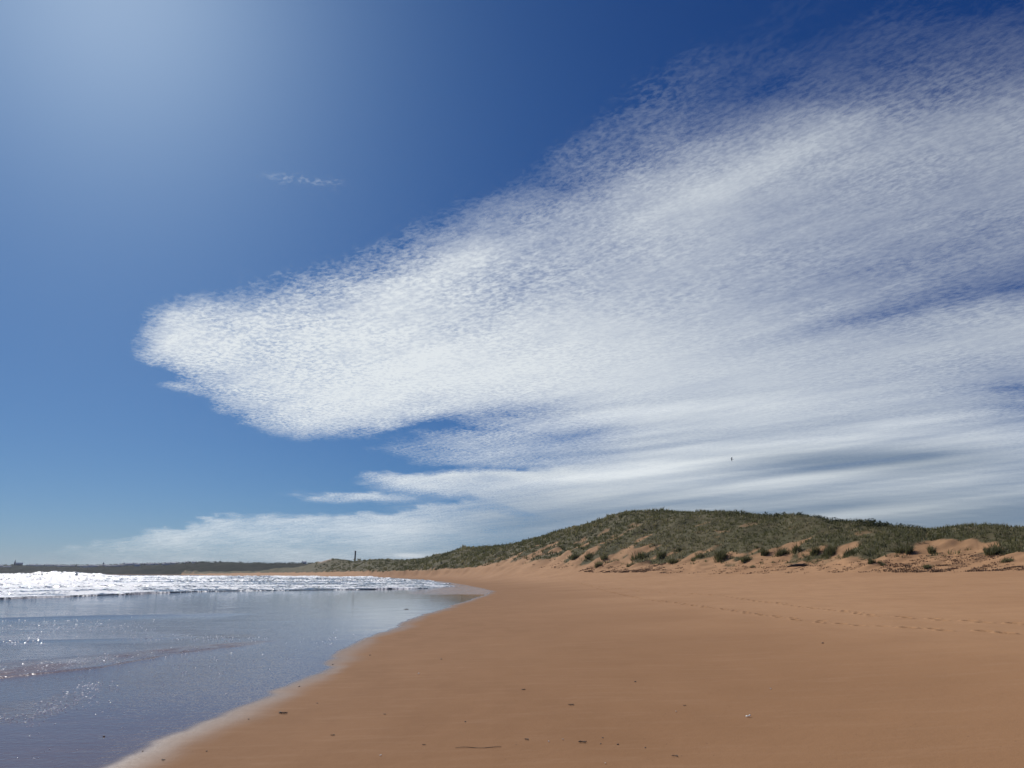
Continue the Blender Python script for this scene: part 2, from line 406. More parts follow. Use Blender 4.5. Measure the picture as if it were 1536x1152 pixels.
# ------------------------------------------------------------------ sea
az2 = np.radians(np.concatenate([seg(-150, -40, 60), seg(-40, -4, 720), seg(-4, 8, 60)]))
rs2 = np.exp(np.concatenate([seg(math.log(40), math.log(130), 330), seg(math.log(130), math.log(900), 300), np.linspace(math.log(900), math.log(12000), 40)]))
A2, R2 = np.meshgrid(az2, rs2); x2 = (R2 * np.sin(A2)).ravel(); y2 = (R2 * np.cos(A2)).ravel(); r2 = R2.ravel(); a2 = A2.ravel()
ins = inside((x2, y2), SEAPOLY); dfr = pdist((x2, y2), SEAFRONT); dfr = np.where(ins, dfr, -dfr) + .9 * fbm(x2 / 4, y2 / 4, 3) * np.clip(r2 / 60, .6, 3)
lip = sstep(0, 3.5, dfr)
# surf: rows of broken bores, wandering along the shore
warp = 5 * fbm(x2 / 60, y2 / 60, 3) * np.clip(r2 / 100, .5, 3)
rr = r2 + warp + x2 * .12
def bore(c, wf, wb, amp, n0=.25, sc_=9):
    d = rr - c - 2.2 * fbm(x2 / sc_, y2 / sc_, 3)
    g = np.where(d < 0, np.exp(-(d / wf) ** 2), np.exp(-(d / wb) ** 2))
    return amp * g * np.clip(.85 + .8 * fbm(x2 / (sc_ * 1.5), y2 / (sc_ * 1.5), 3), .1, 1.6), g
zs = .008 + .05 * lip; fo = 0 * x2
ppx, ppy = to_px(x2, y2, 0 * x2)
left = 1 - sstep(180, 420, ppx)
for c, wf, wb, amp, f in [(66, 1.5, 3, .04, .9), (76, 1, 5, .10, .7), (90, 1.2, 6, .25, 1), (112, 1.4, 9, .34, .9), (140, 1.6, 12, .5, 1), (185, 2, 16, .75, 1), (245, 3, 22, 1.2, 1), (320, 4, 26, 1.9, 1), (420, 5, 30, 2.3, .9)]:
    h, g = bore(c, wf, wb, amp, sc_=9 if c < 150 else 34)
    k = np.where(c > 130, .27 + 1.0 * (1 - sstep(70, 200, ppx)), .4 + .6 * left)
    zs = zs + h * k; fo = np.maximum(fo, g * f)
zs = zs + lip * np.clip(r2 / 120, .3, 1.6) * (.14 * fbm(x2 / 3, y2 / 3, 4) + .09 * (1 - np.abs(fbm(x2 / 1.1, y2 / 1.1, 3)) * 3) + .05 * fbm(x2 / .4, y2 / .4, 2)) * np.where(r2 > 180, 1.8, 1)
zs = zs * np.where(r2 < 900, 1, .4)
# foam cover by place: nearly all white at the left, streaky grey water towards the right
cover = .74 * left + (1 - left) * (.42 + .5 * np.exp(-((ppy - 866.3) / 1.6) ** 2) + .42 * np.exp(-((ppy - 881.5) / 1.8) ** 2) + .1 * np.exp(-((ppy - 873) / 3) ** 2))
tr = np.exp(-((ppy - 866.5) / 2.0) ** 2) * sstep(20, 45, ppx) * (1 - sstep(100, 150, ppx)) + .8 * np.exp(-((ppy - 866.8) / 1.3) ** 2) * sstep(330, 350, ppx) * (1 - sstep(400, 420, ppx))
cover = np.maximum(cover * (1 - .75 * tr), (.62 + .3 * sstep(1, 2.5, dfr)) * (1 - sstep(2.5, 6, dfr)) * (.55 + .45 * left))
cover = cover * (1 - sstep(480, 700, r2)) + .08
foam = np.clip(cover * (.60 + .55 * fo), 0, 1)
zs = np.where(dfr < 0, -.3, zs)
V2 = np.stack([x2, y2, zs], -1); F2 = grid_faces(*A2.shape)
keep = (dfr[F2] > -1.5).any(1)
m_sea, nt = new_mat('sea_water'); n = N(nt); P = n.pos(); fA = n.attr('foam')
f1 = n.noise(n.mapping(P, (.55, 1, 1)), .6, 6, .7, .5); f2 = n.noise(P, 4.0, 4, .7)
ff = n.math('ADD', n.math('MULTIPLY', f1, .7), n.math('MULTIPLY', f2, .3))
mask = n.mapr(n.math('ADD', fA, n.math('MULTIPLY', n.math('SUBTRACT', ff, .5), 4.2)), .42, .72)
wv = n.noise(n.mapping(P, (1, .7, 1)), .9, 5, .6)
bw = n.bump(wv, .8, .35)
bf = n.bump(n.noise(P, 2.2, 6, .78), 1.0, .22)
water = n.prin(Base_Color=rgb(.055, .075, .09), Roughness=.08, IOR=1.33, Normal=bw)
foamsh = n.prin(Base_Color=rgb(.93, .93, .93), Roughness=.32, IOR=1.33, Normal=bf)
mx = n.add('ShaderNodeMixShader'); n.put(mx, 0, mask); nt.links.new(water, mx.inputs[1]); nt.links.new(foamsh, mx.inputs[2])
n.out(mx.outputs[0])
sea = sub_mesh('sea', V2, F2, keep, m_sea, dict(foam=foam)); tag(sea, kind='structure')

# ------------------------------------------------------------------ headland
HP = np.array([(-700, 2600, 3200, 850), (-300, 2500, 3000, 848), (0, 2300, 2700, 847.5), (60, 2250, 2650, 848), (100, 2200, 2600, 848), (130, 2100, 2500, 848.5), (180, 1950, 2350, 847), (240, 1750, 2150, 846), (300, 1500, 1950, 844),
               (330, 1430, 1850, 843.5), (360, 1400, 1800, 844.5), (400, 1350, 1750, 845.5), (450, 1300, 1700, 845.5), (480, 1290, 1650, 846), (560, 1300, 1650, 849)], float)
haz = ray(HP[:, 0], np.full(len(HP), 848.))[0]; hz = zof(HP[:, 2], HP[:, 3], HP[:, 0])
ha = np.linspace(haz[0], haz[-1], 1000); ht = np.concatenate([np.linspace(-.15, 1.0, 60), np.linspace(1.05, 3, 14)])
HA, HT = np.meshgrid(ha, ht); d1h = np.interp(HA, haz, HP[:, 1]); d2h = np.interp(HA, haz, HP[:, 2]); hzz = np.interp(HA, haz, hz)
HR = d1h + (d2h - d1h) * HT + 25 * fbm(HA * 60, HT * 2, 3) * (HT < .9); hx = HR * np.sin(HA); hy = HR * np.cos(HA)
prof = np.interp(HT, [-.2, 0, .06, .3, .75, 1.0, 1.6, 3], [-.25, 0, .12, .45, .86, 1.0, .9, .5])
HZ = hzz * prof + (1.8 * fbm(hx / 45, hy / 90, 4) + 1.0 * fbm(hx / 14, hy / 30, 3)) * sstep(0, .15, HT) * (1 - .5 * sstep(.8, 1, HT))
m_head, nt = new_mat('headland'); n = N(nt); P = n.pos()
c = n.mix(n.mapr(n.noise(P, .018, 5, .65), .35, .65), rgb(.018, .022, .014), rgb(.04, .04, .027))
sepz = n.add('ShaderNodeSeparateXYZ'); nt.links.new(P, sepz.inputs[0])
c = n.mix(n.mapr(n.math('ADD', sepz.outputs[2], n.math('MULTIPLY', n.noise(P, .03, 3), 6)), 3.2, 6.5), rgb(.08, .072, .06), c)
n.out(n.prin(Base_Color=c, Roughness=1.0, Specular_IOR_Level=.03, Normal=n.bump(n.noise(P, .12, 5, .7), 1, 3)))
head = make_mesh('headland', np.stack([hx, hy, HZ], -1).reshape(-1, 3), grid_faces(*HA.shape), m_head); tag(head, kind='structure')
def head_z(x, y):
    a = math.atan2(x, y); r = math.hypot(x, y)
    t = (r - np.interp(a, haz, HP[:, 1])) / (np.interp(a, haz, HP[:, 2]) - np.interp(a, haz, HP[:, 1]))
    return float(np.interp(a, haz, hz) * np.interp(t, [-.2, 0, .06, .3, .75, 1.0, 1.6, 3], [-.25, 0, .12, .45, .86, 1.0, .9, .5])), t
def head_at(px, t):
    a = float(ray(px, 848.)[0]); r = float(np.interp(a, haz, HP[:, 1]) * (1 - t) + np.interp(a, haz, HP[:, 2]) * t)
    x, y = r * math.sin(a), r * math.cos(a); return x, y, head_z(x, y)[0]

# ------------------------------------------------------------------ marram grass
def leaf_mat(name, c0, c1, c2):
    m, nt = new_mat(name); n = N(nt); v = n.attr('tint')
    c = n.mix(n.mapr(v, 0, .6, smooth=False), rgb(*c0), rgb(*c1)); c = n.mix(n.mapr(v, .7, 1, smooth=False), c, rgb(*c2))
    p = n.prin(Base_Color=c, Roughness=.6, Specular_IOR_Level=.3)
    t = n.add('ShaderNodeBsdfTranslucent'); nt.links.new(c, t.inputs[0])
    mx = n.add('ShaderNodeMixShader'); mx.inputs[0].default_value = .42
    nt.links.new(p, mx.inputs[1]); nt.links.new(t.outputs[0], mx.inputs[2]); n.out(mx.outputs[0]); return m
m_grass = leaf_mat('marram', (.094, .099, .042), (.165, .158, .07), (.36, .30, .17))
def blades(cx, cy, cz, h, rad, w, nb, tint, lean=(.15, .05)):
    """arrays per tuft -> blade strips (5 verts, quad + tri each)"""
    T = len(cx); k = lambda a: np.repeat(a, nb)
    M = T * nb
    ang = rng.uniform(0, 2 * math.pi, M); q = np.sqrt(rng.uniform(0, 1, M)) * k(rad)
    bx = k(cx) + q * np.cos(ang); by = k(cy) + q * np.sin(ang); bz = k(cz) - .06
    H = k(h) * rng.uniform(.55, 1.15, M) * (1 - .45 * (q / (k(rad) + 1e-6)) ** 2)
    out = rng.uniform(.15, .75, M) * H; o2 = ang + rng.normal(0, .7, M)
    lx = out * np.cos(o2) + lean[0] * H; ly = out * np.sin(o2) + lean[1] * H
    th = rng.uniform(0, math.pi, M); W = k(w) * rng.uniform(.6, 1.2, M)
    # face the blades mostly across the outward direction
    wx = np.cos(th) * W / 2; wy = np.sin(th) * W / 2
    v = np.empty((M, 5, 3))
    v[:, 0] = np.stack([bx - wx, by - wy, bz], -1); v[:, 1] = np.stack([bx + wx, by + wy, bz], -1)
    mx_, my_, mz = bx + lx * .3, by + ly * .3, bz + H * .62
    v[:, 2] = np.stack([mx_ + wx * .8, my_ + wy * .8, mz], -1); v[:, 3] = np.stack([mx_ - wx * .8, my_ - wy * .8, mz], -1)
    v[:, 4] = np.stack([bx + lx, by + ly, bz + H], -1)
    b = (np.arange(M) * 5)[:, None]
    return v.reshape(-1, 3), [b + np.array([[0, 1, 2, 3]]), b + np.array([[3, 2, 4]])], np.repeat(np.clip(k(tint) + rng.normal(0, .13, M), 0, 1), 5)
sa = .0066
na = int(math.radians(52) / sa); nr_ = int(math.log(1150 / 74) / sa)
ga, gr = np.meshgrid(np.arange(na), np.arange(nr_)); ga = (ga.ravel() + rng.uniform(-.6, .6, ga.size)); gr = gr.ravel() + rng.uniform(-.6, .6, gr.size)
ta = math.radians(-14) + ga * sa; trr = 74 * np.exp(gr * sa)
tx = trr * np.sin(ta); ty = trr * np.cos(ta)
tz, ts, td, trid = terrain(tx, ty)
tveg = sstep(.56, .84, td + .34 * fbm(tx / 3.2, ty / 3.2, 3) + .12 * fbm(tx / .9, ty / .9, 2))
tsc = sstep(.36, .52, fbm(tx / 5 + 50, ty / 4, 3) + .5 * (1 - sstep(1.0, 1.22, td))) * (1 - sstep(1.2, 1.6, td))
tqx, tqy = to_px(tx, ty, tz)
trock = (np.hypot((tqx - 484) / 15, (tqy - 840 + .22 * (tqx - 484)) / 5) < .8 + .5 * fbm(tqx / 3.2, tqy / 1.6, 3)) & (trr > 400)
tp = tveg * (1 - .93 * tsc * (1 - sstep(200, 240, trr))) * (td < 2.25) * ~trock
k = rng.uniform(0, 1, len(tx)) < tp * .97 + .05 * (td > .35) * (td < 1.4)
tx, ty, tz, td, trr, trid = (a[k] for a in (tx, ty, tz, td, trr, trid))
cl = fbm(tx / 9, ty / 9, 3); cl2 = fbm(tx / 28 + 9, ty / 28, 3)
scale = np.clip(trr / 150, .75, 2.6)
hgt = (.62 + .35 * cl) * np.clip(scale, .8, 2.0) * rng.uniform(.7, 1.25, len(tx)) * sstep(.2, .85, td)
tint = np.clip(.28 + .5 * cl2 + .35 * fbm(tx / 3, ty / 3, 2) + .3 * sstep(.55, .95, trid), 0, .8)
tint = np.where(rng.uniform(0, 1, len(tx)) < .07, .9, tint)
gv, gf, gt = blades(tx, ty, tz, np.maximum(hgt, .2), .42 * scale, .0009 * trr * 1.0, 9, tint)
gr_ob = make_mesh('marram_grass', gv, gf, m_grass, dict(tint=gt), smooth=False)
tag(gr_ob, 'dark green marram grass covering the dune hills', 'grass', kind='stuff')
print('tufts', len(tx), 'verts', len(gv), 'terrain', len(V))

# ------------------------------------------------------------------ clouds
G = np.array([
 # x: 0  96 192 288 384 480 576 672 768 864 960 1056 1152 1248 1344 1440 1536
 [0, 0, 0, 0, 0, 0, 0, 0, 0, 0, 0, .4, .9, 1.2, 1.5, 1.5, 1.5],      # 0
 [0, 0, 0, 0, 0, 0, 0, 0, 0, 0, 0, .8, 1.3, 1.7, 2, 2, 2.2],
 [0, 0, 0, 0, 0, 0, 0, 0, 0, 0, .8, 1.6, 1.8, 2, 2.2, 2.5, 3],
 [0, 0, 0, 0, 0, 0, 0, 0, 0, .3, 1.5, 2, 2.1, 2.8, 3.4, 4, 4.4],
 [0, 0, 0, 0, 0, 0, 0, 0, 0, 1.3, 2.2, 2.6, 4, 5, 5, 5, 5.4],
 [0, 0, 0, 0, 0, 0, 0, 0, .3, 2, 3, 4.8, 6, 6, 5.5, 5.5, 5.5],
 [0, 0, 0, 0, .3, .6, 0, .8, 1.8, 3, 5.5, 6.6, 6, 5.5, 5.5, 5, 5],
 [0, 0, 0, 0, 0, 0, .8, 2.4, 3.8, 5.5, 6.6, 6, 5.5, 5.2, 5, 4.6, 4.5],
 [0, 0, 0, 0, 0, 1, 3, 6, 6.2, 5.5, 5.6, 5.6, 5.4, 4.6, 4.5, 4.2, 4.0],
 [0, 0, 0, .3, 2, 4, 6.8, 6.6, 5.5, 6, 6, 5.6, 5.2, 4.7, 4.2, 3.9, 3.6],
 [0, 0, .2, 6, 7, 8, 8, 7.4, 7.6, 7.8, 7.4, 6.6, 6, 5.2, 5, 5.8, 6.5],
 [0, 0, .8, 8, 8, 8.6, 9, 9, 9, 9, 8.5, 7.6, 7, 6.6, 6.6, 6.5, 6.2],
 [0, 0, .3, 3.6, 7.8, 8.6, 9, 9, 8.6, 8.6, 8, 7.6, 7.5, 7, 6.5, 5.6, 4.4],
 [0, 0, 0, 0, 4.6, 8.2, 8, 6, 5, 6.6, 8, 8, 8, 7.5, 7, 6.4, 5],
 [0, 0, 0, 0, .2, 1.2, 2, 4, 4.6, 5.6, 8, 8, 7.8, 7.4, 7.4, 7.4, 6.6],
 [0, 0, 0, 0, .2, 1.2, 4.8, 5, 6.8, 8.4, 8.5, 8.4, 8.4, 8.4, 8.4, 8.2, 8],
 [0, 0, .3, 3, 4.5, 5, 6.6, 7.8, 8.6, 8.6, 8.6, 8.6, 8.6, 8.6, 8.6, 8.4, 8.2],
 [.8, 3, 5, 5.8, 5.6, 5.2, 5.5, 5, 6, 7, 7.8, 8, 8, 8, 8, 8, 8],
 [3, 3.5, 4, 4.5, 4.5, 4.5, 4.5, 4.5, 5, 6, 7, 7, 7.5, 7.5, 7.5, 7.5, 7.5],
]) / 10
G = G * np.clip(.62 + G * .85, 0, 1)
G[3:10, 12:] *= .93; G[0:4, 11:] *= .8
def cub(p0, p1, p2, p3, t):
    return p1 + .5 * t * (p2 - p0 + t * (2 * p0 - 5 * p1 + 4 * p2 - p3 + t * (3 * (p1 - p2) + p3 - p0)))
def gsample(px, py):
    u = np.clip(px / 96, 0, 15.999); v = np.clip(py / 48, 0, 17.999)
    i = u.astype(int); j = v.astype(int); fu = u - i; fv = v - j
    Gp = np.pad(G, 1, mode='edge')
    rows = []
    for dj in range(4):
        rows.append(cub(*[Gp[j + dj, i + di] for di in range(4)], fu))
    return cub(*rows, fv)
CLH, CLK = 2000.0, 1850.0 / 70000 ** 2
caz = np.radians(np.concatenate([seg(-180, -42, 46), seg(-42, 42, 420), np.linspace(42, 180, 46)]))
cel = np.radians(np.concatenate([[89.9], seg(85, 46, 14), seg(46, 3, 270), np.linspace(3, .12, 90)]))
te = np.tan(cel); crr = (-te + np.sqrt(te ** 2 + 4 * CLK * (CLH - EYE))) / (2 * CLK)
CA, CR = np.meshgrid(caz, crr); clx = (CR * np.sin(CA)).ravel(); cly = (CR * np.cos(CA)).ravel(); clz = CLH - CLK * clx ** 2 - CLK * cly ** 2
qx, qy = to_px(clx, cly, clz)
yk = 1 - .72 * sstep(610, 670, qy)
wxn = 20 * fbm(qx / 90, qy / 45, 3) + 7 * fbm(qx / 25, qy / 14, 2); wyn = yk * (10 * fbm(qx / 90 + 40, qy / 45, 3) + 5 * fbm(qx / 25 + 7, qy / 14, 2))
dens = gsample(qx + wxn, qy + wyn)
def pl(line): l = np.array(line, float); return np.interp(cxq, l[:, 0], l[:, 1])
hf = fbm(qx / 34, qy / 7, 4); hf2 = fbm(qx / 120 + 9, qy / 22, 3)
cxq = qx + wxn * .7 + 26 * hf; cyq = qy + wyn + 5 * hf + 5 * hf2
low = 1 - sstep(-26, 12, cyq - pl([(0, 540), (215, 560), (262, 590), (300, 603), (340, 628), (403, 660), (460, 667), (512, 664), (565, 656), (600, 642), (650, 632), (700, 640), (760, 655), (900, 690)]))
r2 = .50 * sstep(-22, 16, cyq - pl([(533, 664), (620, 654), (760, 642), (900, 632)])) * (1 - sstep(-10, 7, cyq - pl([(533, 676), (617, 692), (700, 704), (800, 704), (900, 700)]))) * sstep(500, 740, cxq)
tA = (.8 + .25 * hf2) * sstep(-4, 7, cyq - pl([(515, 714), (560, 707), (650, 706), (760, 705), (900, 690)])) * (1 - .8 * sstep(-6, 14, cyq - pl([(515, 717), (560, 724), (700, 738), (900, 800)]))) * sstep(505, 610, cxq)
tB = (.5 + .4 * hf) * np.exp(-((cyq - pl([(400, 740), (575, 746)])) / 7.5) ** 2) * sstep(400, 500, cxq) * (1 - sstep(570, 680, cxq))
tC = (.66 - .24 * sstep(12, 60, cyq - 772) + .3 * hf2 + .12 * hf) * sstep(-5, 9, cyq - pl([(0, 842), (60, 828), (130, 813), (200, 801), (255, 791), (285, 779), (330, 772), (400, 771.5), (500, 770), (585, 766), (648, 752), (700, 744), (800, 725)])) * sstep(-60, 330, cxq)
comp = np.clip(np.maximum.reduce([np.minimum(dens, 1) * low, r2, tA, tB, tC]), 0, 1)
wc = sstep(560, 620, qy) * (1 - sstep(790, 925, qx))
dens = dens * (1 - wc) + comp * wc
def blob(x, y, a, b, ang):
    c, s_ = math.cos(ang), math.sin(ang); dx, dy = qx + wxn * .5 - x, qy + wyn * .4 - y
    u, v = (dx * c + dy * s_) / a, (-dx * s_ + dy * c) / b
    return np.exp(-(u * u + v * v))
for x, y, a, b, ang, v in [ (250, 515, 34, 34, 0, .35), (255, 472, 22, 12, -.2, .3),
                           (268, 580, 34, 6, .2, .35), (610, 833, 28, 4, 0, .5), (680, 838, 50, 5, .05, .5), (450, 268, 70, 11, .05, .15), (1150, 250, 190, 20, -.42, .15), (690, 395, 110, 18, -.5, .15)]:
    dens = dens + v * blob(x, y, a, b, ang)
for x, y, a, b, ang, v in [(740, 618, 80, 9, -.15, .22), (230, 560, 45, 14, .2, .5), (1500, 435, 130, 16, -.15, .12), (1290, 480, 130, 14, -.25, .2), (1530, 585, 40, 7, 0, .2), (1530, 610, 50, 5, 0, .15), (860, 655, 90, 10, -.1, .2), (880, 800, 100, 20, 0, .12)]:
    dens = dens - v * blob(x, y, a, b, ang)
front = (cly > .15 * np.abs(clx)).astype(float) * sstep(-260, -60, qy) * sstep(2300, 1750, qx) * sstep(-500, -100, qx)
dens = np.where(qx < 0, dens * .8, dens)
lam = fbm(qx / 420, (qy + .12 * qx) / 16, 3) * sstep(560, 680, qy) * sstep(600, 1000, qx)
dens = dens + .28 * lam
dens = np.clip(dens, 0, 1) * front + (1 - front) * .25 * sstep(0, .5, fbm(clx / 5000, cly / 5000, 3))
thick_dim = np.clip(sstep(560, 800, qx) * sstep(690, 800, qy) * .8 + .75 * np.exp(-((qx - 1300) / 220) ** 2 - ((qy - 690 + .02 * (qx - 1300)) / 22) ** 2) + .25 * sstep(500, 1500, qx) + .35 * sstep(790, 850, qy) - .5 * lam, 0, 1) * front + .3 * (1 - front)  # thick grey cloud, plus dimming away from the sun painted into its colour
m_cl, nt = new_mat('cloud'); n = N(nt); P = n.pos(); dA = n.attr('dens'); tA = n.attr('thick_dim')
Pr = n.mapping(P, (1, 1, 0), (0, 0, math.radians(-38)))
rp = n.noise(n.mapping(Pr, (1.0, .62, 1)), 1 / 26, 3, .62, .3)
rp2 = n.noise(n.mapping(Pr, (1.0, .66, 1)), 1 / 46, 3, .62, .3)
gp = n.add('ShaderNodeSeparateXYZ'); nt.links.new(P, gp.inputs[0])
rp = n.mix(n.mapr(gp.outputs[1], 2600, 6000), rp, rp2, 'FLOAT')
aA = n.attr('grain')
sk = n.noise(n.mapping(Pr, (1.0, .22, 1)), 1 / 420, 4, .6, .3)
big = n.noise(n.mapping(Pr, (1, .5, 1)), 1 / 130, 3, .6, .3)
rp = n.mapr(rp, .3, .7)
amp = n.math('MULTIPLY', aA, n.mix(n.mapr(n.noise(Pr, 1 / 900, 3, .6), .35, .65), .30, .66, 'FLOAT'))
a = n.math('ADD', dA, n.math('MULTIPLY', n.math('SUBTRACT', rp, .5), amp))
a = n.math('ADD', a, n.math('MULTIPLY', n.math('SUBTRACT', big, .5), n.math('MULTIPLY', aA, .6)))
a = n.math('ADD', a, n.math('MULTIPLY', n.math('SUBTRACT', sk, .5), n.math('MULTIPLY_ADD', aA, .35, .2)))
al = n.math('MULTIPLY', n.mapr(a, .08, .97, 0, .985, smooth=False), n.mapr(dA, .0, .16))
cc = n.mix(tA, rgb(.94, .985, .915), rgb(.32, .385, .41))
tl = n.add('ShaderNodeBsdfTranslucent'); nt.links.new(cc, tl.inputs[0])
trn = n.add('ShaderNodeBsdfTransparent')
mx = n.add('ShaderNodeMixShader'); n.put(mx, 0, al); nt.links.new(trn.outputs[0], mx.inputs[1]); nt.links.new(tl.outputs[0], mx.inputs[2]); n.out(mx.outputs[0])
CF = grid_faces(*CA.shape)
grain = np.clip(.85 - .5 * sstep(500, 1150, qx) - .25 * sstep(.55, .9, dens) * sstep(400, 560, qx), .2, 1)
grain = grain * (1 - .55 * sstep(160, 20, qy)) * np.clip(.35 + dens * 1.6, .3, 1)
grain = np.where(front > .5, grain, .4)
kf = dens[CF].max(1) > .01
clo = sub_mesh('clouds', np.stack([clx, cly, clz], -1), CF, kf, m_cl, dict(dens=dens, thick_dim=thick_dim, grain=grain)); tag(clo, 'thin rippled white cloud sheet fanning across the blue sky', 'clouds', kind='stuff')

#OBJECTS
# ------------------------------------------------------------------ things
def bm_obj(name, build, mat, parent=None, smooth=False):
    import bmesh
    bm = bmesh.new(); build(bm); me = bpy.data.meshes.new(name); bm.to_mesh(me); bm.free()
    for p in me.polygons: p.use_smooth = smooth
    me.materials.append(mat); o = bpy.data.objects.new(name, me); C.objects.link(o)
    if parent: o.parent = parent
    return o
def b_box(bm, x0, x1, y0, y1, z0, z1):
    v = [bm.verts.new(p) for p in [(x0, y0, z0), (x1, y0, z0), (x1, y1, z0), (x0, y1, z0), (x0, y0, z1), (x1, y0, z1), (x1, y1, z1), (x0, y1, z1)]]
    for f in [(3, 2, 1, 0), (4, 5, 6, 7), (0, 1, 5, 4), (1, 2, 6, 5), (2, 3, 7, 6), (3, 0, 4, 7)]: bm.faces.new([v[i] for i in f])
def b_lathe(bm, prof, seg_=24, cx=0, cy=0):
    rings = [[bm.verts.new((cx + r * math.cos(2 * math.pi * i / seg_), cy + r * math.sin(2 * math.pi * i / seg_), z)) for i in range(seg_)] for r, z in prof]
    for a, b in zip(rings[:-1], rings[1:]):
        for i in range(seg_): bm.faces.new([a[i], a[(i + 1) % seg_], b[(i + 1) % seg_], b[i]])
    bm.faces.new(rings[0][::-1]); bm.faces.new(rings[-1])
def b_gable(bm, w_, d_, h_, rh):
    v = [bm.verts.new(p) for p in [(-w_ / 2, -d_ / 2, -3), (w_ / 2, -d_ / 2, -3), (w_ / 2, d_ / 2, -3), (-w_ / 2, d_ / 2, -3), (-w_ / 2, -d_ / 2, h_), (w_ / 2, -d_ / 2, h_), (w_ / 2, d_ / 2, h_), (-w_ / 2, d_ / 2, h_), (-w_ / 2, 0, h_ + rh), (w_ / 2, 0, h_ + rh)]]
    for f in [(3, 2, 1, 0), (0, 1, 5, 4), (2, 3, 7, 6), (1, 2, 6, 9, 5), (3, 0, 4, 8, 7)]: bm.faces.new([v[i] for i in f])
def b_roof(bm, w_, d_, h_, rh, t=.25, o_=.35):
    for s in (-1, 1):
        y0 = s * (d_ / 2 + o_); z0 = h_ - o_ * rh / (d_ / 2); p = [(-w_ / 2 - o_, y0, z0 + .02), (w_ / 2 + o_, y0, z0 + .02), (w_ / 2 + o_, 0, h_ + rh + .02), (-w_ / 2 - o_, 0, h_ + rh + .02)]
        lo = [bm.verts.new(q) for q in p]; hi = [bm.verts.new((q[0], q[1], q[2] + t)) for q in p]
        if s > 0: lo, hi = lo[::-1], hi[::-1]
        bm.faces.new(lo[::-1]); bm.faces.new(hi)
        for i in range(4): bm.faces.new([lo[i], lo[(i + 1) % 4], hi[(i + 1) % 4], hi[i]])
M_white = simple_mat('pale_render', (.80, .79, .76), .85, .06, .3, obj_rand=.2)
M_slate = simple_mat('slate_roof', (.62, .61, .60), 1.0, .2, .5, obj_rand=.3)
M_stone = simple_mat('grey_stone', (.12, .115, .11), .9, .25, .4, .05)
M_brick = simple_mat('dark_brick', (.085, .06, .05), .9, .25, .6, .05)
M_iron = simple_mat('iron_band', (.05, .045, .045), .6, .2, 1.0)

# the tall chimney behind the far dunes
ca, _ = ray(532.5, 840); ca = float(ca); cd = 1400.
ctop = EYE + float(ray(532.5, 826.2)[1]) * cd
ch = tag(empty('chimney_tower', (cd * math.sin(ca), cd * math.cos(ca), 6.0)), 'tall dark brick chimney standing alone behind the far grassy dunes', 'chimney')
Hc = ctop - 6.0
bm_obj('plinth', lambda bm: b_box(bm, -2.3, 2.3, -2.3, 2.3, -4, 6), M_brick, ch)
bm_obj('shaft', lambda bm: b_lathe(bm, [(1.75, 6), (1.25, Hc - 2.2)], 20), M_brick, ch, True)
bm_obj('cap', lambda bm: b_lathe(bm, [(1.3, Hc - 2.2), (1.55, Hc - 1.8), (1.6, Hc - 1.0), (1.4, Hc - .6), (1.4, Hc)], 20), M_brick, ch)
for zz in (14, 22, 30):
    if zz < Hc - 4: bm_obj('iron_band', lambda bm: b_lathe(bm, [(1.72 - .5 * zz / Hc + .15, zz), (1.72 - .5 * zz / Hc + .15, zz + .4)], 20), M_iron, ch)

def house(x, y, z, w_, d_, h_, rh, rz, label, group, cat='house', name='house', proto=None):
    e = tag(empty(name, (x, y, z), rz), label, cat, group)
    if proto:
        e.scale = (w_ / proto[1], d_ / proto[2], h_ / proto[3])
        for ch_ in proto[0].children:
            c = ch_.copy(); C.objects.link(c); c.parent = e
            for g_ in ch_.children:
                d = g_.copy(); C.objects.link(d); d.parent = c
        return e
    bm_obj('wall', lambda bm: b_gable(bm, w_, d_, h_, rh), M_white, e)
    r = bm_obj('roof', lambda bm: b_roof(bm, w_, d_, h_, rh), M_slate, e)
    for xx in (-w_ / 2 + .2, w_ / 2 - 1.2): bm_obj('chimney_stack', lambda bm: b_box(bm, xx, xx + 1, -.6, .6, h_ + rh - .8, h_ + rh + 1.3), M_stone, r)
    return e
hproto = None
clusters = [
    ([2, 8, 13], .62, 9, 4, 'pale low house below the church headland skyline at the far left', 'pale houses left of the church'),
    ([44, 50, 57, 62], .88, 11, 3.4, 'grey roofed house on the skyline just right of the church', 'skyline houses right of the church'),
    ([70, 76, 83], .86, 10, 3.6, 'grey roofed house in the skyline row over the white beach hut', 'skyline houses over the beach hut'),
    ([89, 94, 99, 104, 109], .72, 10, 3.8, 'pale terraced house in the short row below the far skyline', 'short terrace of pale houses'),
    ([119, 124, 129, 135, 140, 146, 152, 157], .74, 10, 4, 'pale house in the long seafront row in the middle of the town', 'long seafront row of pale houses'),
    ([161, 166, 171], .68, 12, 4, 'pale house stepping down the slope beside the big white terrace', 'pale houses beside the white terrace'),
    ([217, 223, 229, 236], .86, 9, 3.6, 'small pale house among trees on the ridge past the white terrace', 'pale houses among the ridge trees'),
    ([246, 251], .78, 13, 4.5, 'wide white house on the shoulder of the dark headland', 'wide white houses on the headland shoulder'),
    ([280, 292], .9, 9, 4, 'small grey house on top of the dark wooded headland', 'grey houses on the wooded headland')]
for pxs, t, ww, hh, lab, grp in clusters:
    for px_ in pxs:
        x, y, z = head_at(px_ + rng.uniform(-.8, .8), t + rng.uniform(-.04, .04))
        w1, h1 = ww * rng.uniform(.85, 1.2), hh * rng.uniform(.85, 1.2); rz = -math.atan2(x, y) + rng.uniform(-.25, .25)
        e = house(x, y, z, w1, 7, h1 * .8, 1.7, rz, lab, grp, proto=hproto)
        if hproto is None: hproto = (e, w1, 7, h1)
